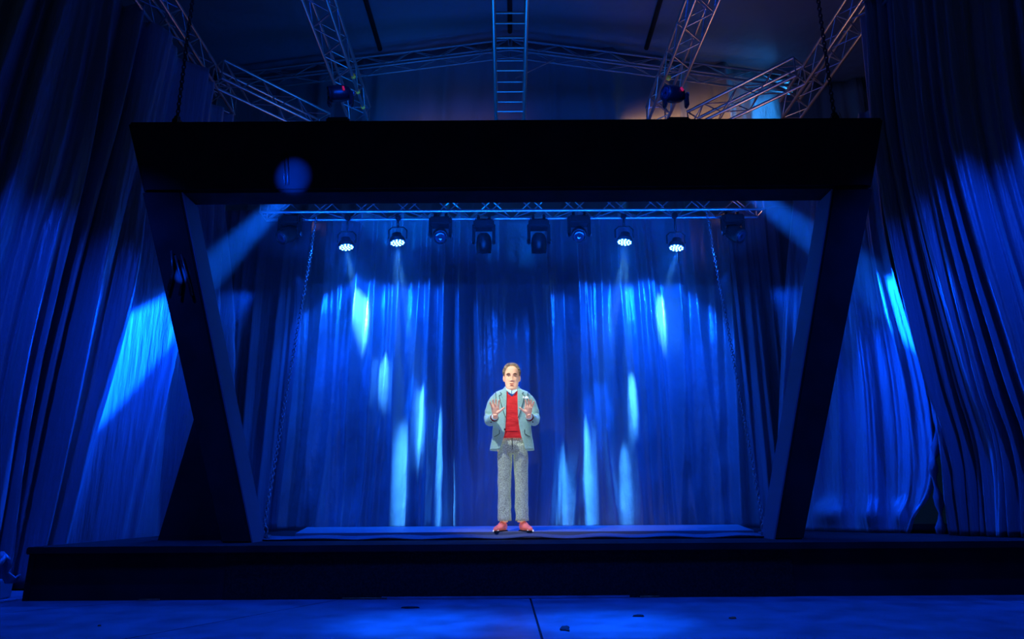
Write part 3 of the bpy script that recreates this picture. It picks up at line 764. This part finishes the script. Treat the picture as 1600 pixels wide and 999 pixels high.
for s in (-1, 1):
    bm_add(bmb, tube([(s * .085, .01, .88), (s * .088, .005, .5), (s * .092, .01, .09)], [.075, .055, .042], 16))
    bm_add(bmb, tube([(s * .15, .01, 1.40), (s * .19, .02, 1.34), (s * .235, .02, 1.19), (s * .23, -.02, 1.155), (s * .175, -.315, 1.165)], [.05, .052, .042, .040, .027], 16))
    # hand: palm towards the viewer, fingers up and spread, thumb to the middle
    W = Vector((s * .173, -.318, 1.168)); palm = Vector((s * .170, -.350, 1.225))
    rws = []
    for t, wx, th in ((0, .026, .018), (.25, .032, .019), (.55, .040, .018), (.85, .043, .015), (1, .040, .011)):
        c = W.lerp(Vector((s * .172, -.362, 1.258)), t)
        rws.append([c + Vector((wx * math.cos(2 * PI * k / 14), th * math.sin(2 * PI * k / 14), 0)) for k in range(14)])
    bm_add(bmb, loft(rws))
    fing = [(.034, .048, .060, -.030), (.013, .022, .085, -.036), (-.010, -.006, .088, -.040), (-.031, -.036, .078, -.034)] if s < 0 else \
           [(.034, .050, .056, -.034), (.013, .026, .078, -.042), (-.010, .002, .084, -.046), (-.031, -.026, .082, -.030)]
    for x0, x1, ln, fw in fing:     # x: outwards positive
        b0 = Vector((s * (.172 + x0 * .98), -.360, 1.242)); ln *= .8; b1 = Vector((s * (.172 + x1), -.372, 1.260 + ln * .50)); b2 = Vector((s * (.172 + x1 * 1.12), -.372 + fw * .6, 1.260 + ln * .86)); b3 = Vector((s * (.172 + x1 * 1.10), -.372 + fw * 1.3, 1.260 + ln))
        bm_add(bmb, tube(spline([b0, b1, b2, b3], 8), [.0105, .0102, .010, .0098, .0095, .009, .0085, .008, .006], 10))
    bm_add(bmb, tube(spline([Vector((s * .155, -.345, 1.195)), Vector((s * .120, -.368, 1.215)), Vector((s * .092, -.378, 1.238)), Vector((s * .074, -.382, 1.250))], 8), [.016, .015, .0135, .012, .011, .0105, .010, .009, .007], 10))
    bm_add(bmb, tube([W + Vector((0, .03, -.01)), W, W + Vector((0, -.02, .02))], [.026, .026, .024], 12))
tmp = bpy.data.objects.new('tmp', from_bm(bmb)); C.objects.link(tmp)
md = tmp.modifiers.new('remesh', 'REMESH'); md.mode = 'VOXEL'; md.voxel_size = .0042; md.use_smooth_shade = True
sm = tmp.modifiers.new('smooth', 'SMOOTH'); sm.iterations = 2; sm.factor = .5
dg = bpy.context.evaluated_depsgraph_get(); body_me = bpy.data.meshes.new_from_object(tmp.evaluated_get(dg)); bpy.data.objects.remove(tmp)
body_me.shade_smooth(); body_me.materials.clear()
link('body', body_me, M['skin'], man)

# face details
for s in (-1, 1):
    ctr = head_pt(.52, s * .42); 
    c = Vector((s * .033, ctr.y + .006, HZ0 + HH * .52))
    ey = link('eye', tube([c + Vector((-.013, .004, 0)), c + Vector((-.007, -.002, 0)), c, c + Vector((.007, -.002, 0)), c + Vector((.013, .004, 0))], [.001, .0065, .0080, .0065, .001], 10), M['eye'], man)
    link('iris', tube([c + Vector((0, -.0055, 0)), c + Vector((0, -.0095, 0))], .0055, 10), M['iris'], ey)
    pts = [head_pt(.585 + .015 * math.sin(PI * k / 6), s * (.18 + .55 * k / 6)) + Vector((0, -.003, 0)) for k in range(7)]
    link('eyebrow', tube(pts, [.005, .007, .008, .008, .007, .006, .003], 8), M['brow'], man)
    pts = [head_pt(.552 - .012 * abs(k - 3) / 3, s * (.22 + .42 * k / 6)) + Vector((0, -.0005, 0)) for k in range(7)]
    link('eyelid', tube(pts, .0028, 6), M['brow'], man)
c = head_pt(.205, 0)
link('mouth', tube([c + Vector((x, .004 + abs(x) * .25, -abs(x) * .05)) for x in (-.024, -.015, 0, .015, .024)], [.001, .008, .011, .008, .001], 10), M['dark'], man)
link('lower_lip', tube([head_pt(.168, a) + Vector((0, -.001, .0)) for a in (-.25, -.12, 0, .12, .25)], [.002, .004, .005, .004, .002], 8), M['lip'], man)
link('upper_lip', tube([head_pt(.242, a) + Vector((0, -.0005, -.002)) for a in (-.27, -.12, 0, .12, .27)], [.002, .003, .003, .003, .002], 8), M['lip'], man)

# hair: a shell over the skull, open over the face
vs = []; fs = []; keep = {}
NAh, NTh = 72, 40
def hairline(a):
    a = abs((a + PI) % (2 * PI) - PI)
    return interp([0, .35, .7, .95, 1.15, 1.35, 1.7, 2.2, PI], [.925, .915, .86, .76, .66, .56, .54, .30, .22], a)
for i in range(NTh + 1):
    for k in range(NAh):
        a = 2 * PI * k / NAh; t0 = hairline(a); t = t0 + (1 - t0) * i / NTh
        g_ = .002 + .012 * min(1, i / 8) + .010 * noise.noise(Vector((math.sin(a) * 6, math.cos(a) * 6, t * 9))) * min(1, i / 5)
        p = head_pt(min(t, 1), a, g_, False)
        if t > .86: p.z += .010 * (t - .86) / .14 + .007 * max(0, math.sin(a * 5 + t * 20)) * min(1, i / 6)
        vs.append(p)
for i in range(NTh):
    for k in range(NAh):
        a = i * NAh + k; b = i * NAh + (k + 1) % NAh; fs.append((a, b, b + NAh, a + NAh))
fs.append(tuple(NTh * NAh + k for k in range(NAh)))
hr = link('hair', mesh(vs, fs, True), M['hair'], man)
md = hr.modifiers.new('t', 'SOLIDIFY'); md.thickness = .006; md.offset = 1

# clothes
def torso_rows(spec, n=40, e=.82):
    """spec: z, rx, ry, cy, left opening x, right opening x (None = closed)"""
    rows_ = []
    for z, rx, ry, cy, ol, orr in spec:
        row = []
        def ang(x): return math.asin(max(-1, min(1, math.copysign(abs(x / rx) ** (1 / e), x))))
        a0 = ang(orr) if orr is not None else 0; a1 = 2 * PI + ang(ol) if ol is not None else 2 * PI
        for k in range(n + (1 if ol is not None else 0)):
            a = a0 + (a1 - a0) * k / n; sx, cx_ = math.sin(a), math.cos(a)
            row.append(Vector((rx * math.copysign(abs(sx) ** e, sx), cy - ry * math.copysign(abs(cx_) ** e, cx_), z)))
        rows_.append(row)
    return rows_
def dense(spec, m_=4):
    out = []
    for i in range(len(spec) - 1):
        for k in range(m_):
            t = k / m_; out.append(tuple(None if spec[i][j] is None else spec[i][j] * (1 - t) + spec[i + 1][j] * t for j in range(len(spec[i]))))
    out.append(spec[-1]); return out
JK = [(.838, .242, .150, .01, -.137, .142), (.90, .232, .145, .01, -.115, .125), (.98, .218, .138, .01, -.085, .098), (1.08, .208, .132, .01, -.070, .078), (1.18, .208, .134, .01, -.064, .066),
      (1.28, .212, .134, .01, -.062, .062), (1.38, .218, .122, .012, -.058, .064), (1.44, .212, .105, .016, -.056, .066), (1.475, .178, .088, .02, -.056, .066), (1.50, .115, .075, .025, -.057, .064), (1.525, .080, .066, .03, -.052, .056)]
JD = dense(JK)
def jfront(x, z, off=.004):
    rx = interp([r[0] for r in JK], [r[1] for r in JK], z); ry = interp([r[0] for r in JK], [r[2] for r in JK], z); cy = interp([r[0] for r in JK], [r[3] for r in JK], z)
    t = min(.999, abs(x) / rx) ** (1 / .82)
    return cy - ry * (1 - t * t) ** (.5 * .82) - off
jk = torso_rows(JD, 56)
jk = [[p + Vector((0, 0, 0)) + Vector((p.x, p.y, 0)).normalized() * (.005 * noise.noise(p * 9)) for p in r] for r in jk]
jo = link('jacket', loft(jk, cap=False, closed=False), M['jacket'], man); md = jo.modifiers.new('t', 'SOLIDIFY'); md.thickness = .007
def patch(name, outline, material, parent, off=.006, thick=.006, nn=6):
    """thin plate laid on the jacket front: outline of (x, z), fanned from its centre with subdivided edges"""
    pts = []
    for i in range(len(outline)):
        a = outline[i]; b = outline[(i + 1) % len(outline)]
        for k in range(nn): t = k / nn; pts.append((a[0] + (b[0] - a[0]) * t, a[1] + (b[1] - a[1]) * t))
    cx = sum(p[0] for p in pts) / len(pts); cz = sum(p[1] for p in pts) / len(pts); vs = []; fs = []; rings = 4; n = len(pts)
    for r in range(rings):
        s = 1 - r / rings
        for p in pts: x = cx + (p[0] - cx) * s; z = cz + (p[1] - cz) * s; vs.append((x, jfront(x, z, off), z))
    vs.append((cx, jfront(cx, cz, off), cz))
    for r in range(rings - 1):
        for k in range(n): fs.append((r * n + k, r * n + (k + 1) % n, (r + 1) * n + (k + 1) % n, (r + 1) * n + k))
    for k in range(n): fs.append(((rings - 1) * n + k, (rings - 1) * n + (k + 1) % n, rings * n))
    o = link(name, mesh(vs, fs), material, parent); md = o.modifiers.new('t', 'SOLIDIFY'); md.thickness = thick
    return o
for s in (-1, 1):
    lo = .003 if s > 0 else 0
    patch('lapel', [(s * (.060 + lo), 1.50), (s * (.095), 1.485), (s * .128, 1.455), (s * .112, 1.432), (s * .140, 1.415), (s * .118, 1.33), (s * .092, 1.24), (s * .066, 1.17), (s * .063, 1.28), (s * (.058 + lo), 1.40)], M['lapel'], man)
    patch('pocket_flap', [(s * .135, 1.045), (s * .185, 1.025), (s * .192, .985), (s * .182, .975), (s * .135, 1.005)], M['lapel'], man, .004, .005)
patch('pocket_square', [(.116, 1.400), (.133, 1.408), (.15, 1.398), (.165, 1.408), (.176, 1.398), (.174, 1.384), (.118, 1.384)], M['white'], man, .004, .008, 3)
link('sweater_crease_shade', tube([(x, -.105 + x * x * 3, 1.235 + .006 * math.cos(x * 60)) for x in (-.05, -.03, -.01, .01, .03, .05)], .004, 6), M['wine'], man)  # shade in the sweater folds drawn as dark tubes
link('sweater_crease_shade', tube([(x, -.112 + x * x * 3, 1.028) for x in (-.075, -.05, -.025, 0, .025, .05, .075)], .0035, 6), M['wine'], man)
link('button', tube([(-.078, jfront(-.078, 1.05, .002), 1.05), (-.078, jfront(-.078, 1.05, .009), 1.05)], .009, 12), M['dark'], man)
for s in (-1, 1):  # lapel, notch and flap edge shadows drawn as dark tubes; armhole seams too
    for nm, ln, of in (('lapel_shade', [(.140, 1.415), (.118, 1.33), (.092, 1.24), (.066, 1.17)], .012), ('notch_shade', [(.128, 1.455), (.112, 1.432), (.140, 1.415)], .012),
                   ('armhole_seam', [(.178, 1.46), (.172, 1.40), (.176, 1.33)], .004), ('flap_shade', [(.135, 1.003), (.170, .982), (.190, .976)], .010), ('flap_shade', [(.135, 1.047), (.135, 1.003)], .010)):
        pts = [p for p in spline([(s * x, 0, z) for x, z in ln], 10)]
        link(nm, tube([(p.x, jfront(p.x, p.z, of), p.z) for p in pts], .0032, 6), M['dark'], man)
# sleeves with cuffs
for s in (-1, 1):
    path = spline([(s * .155, .015, 1.415), (s * .200, .018, 1.36), (s * .232, .022, 1.27), (s * .246, .015, 1.195), (s * .240, -.06, 1.150), (s * .212, -.17, 1.146), (s * .188, -.265, 1.158)], 30)
    rad = [interp([0, .08, .25, .5, .62, .8, 1], [.045, .062, .062, .058, .057, .054, .051], k / 30) + .0035 * math.sin(k * 1.3) * (1 if 9 < k < 26 else .2) for k in range(31)]
    link('sleeve', loft(tube_rows(path, rad, 20)), M['jacket'], man)
    e1, e2 = path[-1], path[-1] + (path[-1] - path[-3]).normalized() * .028
    link('sweater_cuff', tube([e1 - (e2 - e1) * .4, e2], [.043, .041], 18), M['wine'], man)
    e3 = e2 + (e2 - e1).normalized() * .014
    link('shirt_cuff', tube([e1, e3], [.037, .036], 18), M['shirt'], man)
    link('cuff_button', tube([e1 + Vector((s * .03, -.0, -.045)), e1 + Vector((s * .032, -.006, -.052))], .006, 8), M['dark'], man)
# sweater with V neck
sw = []
for z, rx, ry, cy in [(.960, .165, .118, .01), (.985, .162, .124, .01), (1.03, .158, .118, .01), (1.06, .160, .124, .01), (1.12, .158, .119, .01), (1.18, .160, .123, .01), (1.28, .164, .121, .01), (1.38, .165, .112, .012), (1.43, .15, .10, .015), (1.47, .12, .082, .02), (1.495, .088, .07, .025)]:
    row = []
    for k in range(48):
        a = 2 * PI * k / 48; sx, cx_ = math.sin(a), math.cos(a)
        x = rx * math.copysign(abs(sx) ** .85, sx); y = cy - ry * math.copysign(abs(cx_) ** .85, cx_); zz = z
        if cx_ > 0:  zz = min(z, 1.408 + abs(x) * 1.35)
        row.append(Vector((x, y + (.012 if (cx_ > 0 and z > 1.42 and abs(x) < .05) else 0), zz)))
    sw.append(row)
link('sweater', loft(sw, cap=False), M['sweater'], man)
# shirt front and collar
link('shirt', loft(torso_rows(dense([(1.36, .11, .095, .012, None, None), (1.44, .085, .078, .015, None, None), (1.485, .064, .062, .012, None, None), (1.515, .062, .064, .012, None, None)]), 32), cap=False), M['tie'], man)
for s in (-1, 1):
    pts = [(s * .062, -.015, 1.525), (s * .050, -.048, 1.512), (s * .026, -.066, 1.492), (s * .004, -.088, 1.470), (s * .003, -.104, 1.432), (s * .030, -.100, 1.448), (s * .058, -.080, 1.475)]
    me = mesh(pts + [(s * .035, -.078, 1.482)], [(i, (i + 1) % 7, 7) for i in range(7)])
    o = link('collar', me, M['shirt'], man); md = o.modifiers.new('t', 'SOLIDIFY'); md.thickness = .006
link('jacket_collar', tube([(-.075, -.02, 1.50), (-.072, .03, 1.525), (-.04, .075, 1.54), (0, .085, 1.545), (.04, .075, 1.54), (.072, .03, 1.525), (.078, -.02, 1.50)], [.008, .013, .015, .015, .015, .013, .008], 10), M['lapel'], man)
# trousers
bmt = bmesh.new()
bm_add(bmt, loft(oval_rows([(.80, 0, .01, .150, .10), (.86, 0, .01, .158, .105), (.93, 0, .01, .155, .10), (.99, 0, .01, .150, .095)], 36)))
for s in (-1, 1):
    rws = []
    xo = 0.006
    for k in range(29):
        t = k / 28; z = .90 + (.105 - .90) * t
        cx = s * interp([0, .15, .5, 1], [.078, .085, .091, .092], t) + xo; rx = interp([0, .15, .5, .9, 1], [.078, .080, .071, .068, .070], t); ry = interp([0, .15, .5, 1], [.10, .098, .080, .088], t)
        cy = .01 + (.01 * math.sin(t * 3))
        row = []
        for j in range(36):
            a = 2 * PI * j / 36; wr = .006 * noise.noise(Vector((math.cos(a) * 2 + s * 4, math.sin(a) * 2, z * 9))) * (1 + 1.5 * (t > .82)) + (.007 * math.exp(-(((a - 1.5 * PI + PI) % (2 * PI) - PI) / .16) ** 2) if t > .1 else 0)
            row.append(Vector((cx + (rx + wr) * math.cos(a), cy + (ry + wr) * math.sin(a), z + (.012 * math.cos(a) * 0))))
        rws.append(row)
    bm_add(bmt, loft(rws))
link('trousers', from_bm(bmt, True), M['trouser'], man)
link('fly_seam', tube([(0.0, -.098, .965), (.0, -.103, .90), (.004, -.098, .84)], .003, 6), M['dark'], man)
# shoes
for s in (-1, 1):
    ang = s * (.36 if s < 0 else .34); dirv = Vector((math.sin(ang), -math.cos(ang), 0)); sd = Vector((dirv.y * -1, dirv.x, 0))
    heel = Vector((s * .085 + .006, .07, 0)); rws = []
    for t, wd, ht in ((0, .018, .05), (.04, .030, .085), (.2, .036, .098), (.38, .036, .095), (.5, .038, .075), (.65, .045, .058), (.8, .045, .048), (.92, .034, .040), (1, .012, .024)):
        c = heel + dirv * (.275 * t)
        rws.append([c + sd * (wd * math.cos(2 * PI * j / 16)) + Vector((0, 0, .008 + ht * (.5 + .5 * math.sin(2 * PI * j / 16)))) for j in range(16)])
    sh = link('shoe', loft(rws), M['shoe'], man)
    rws = []
    for t, wd in ((-.01, .02), (.04, .033), (.38, .039), (.65, .049), (.8, .049), (.93, .036), (1.02, .012)):
        c = heel + dirv * (.275 * t)
        rws.append([c + sd * wd + Vector((0, 0, .012)), c - sd * wd + Vector((0, 0, .012)), c - sd * wd + Vector((0, 0, .0)), c + sd * wd])
    link('sole', loft(rws, smooth=False), M['dark'], sh)
    for k in range(3):
        c = heel + dirv * (.275 * (.42 + .07 * k)); zz = .096 - .011 * k
        link('lace', tube([c - sd * .022 + Vector((0, 0, zz - .012)), c + Vector((0, 0, zz)), c + sd * .022 + Vector((0, 0, zz - .012))], .0035, 6), M['wine'], sh)
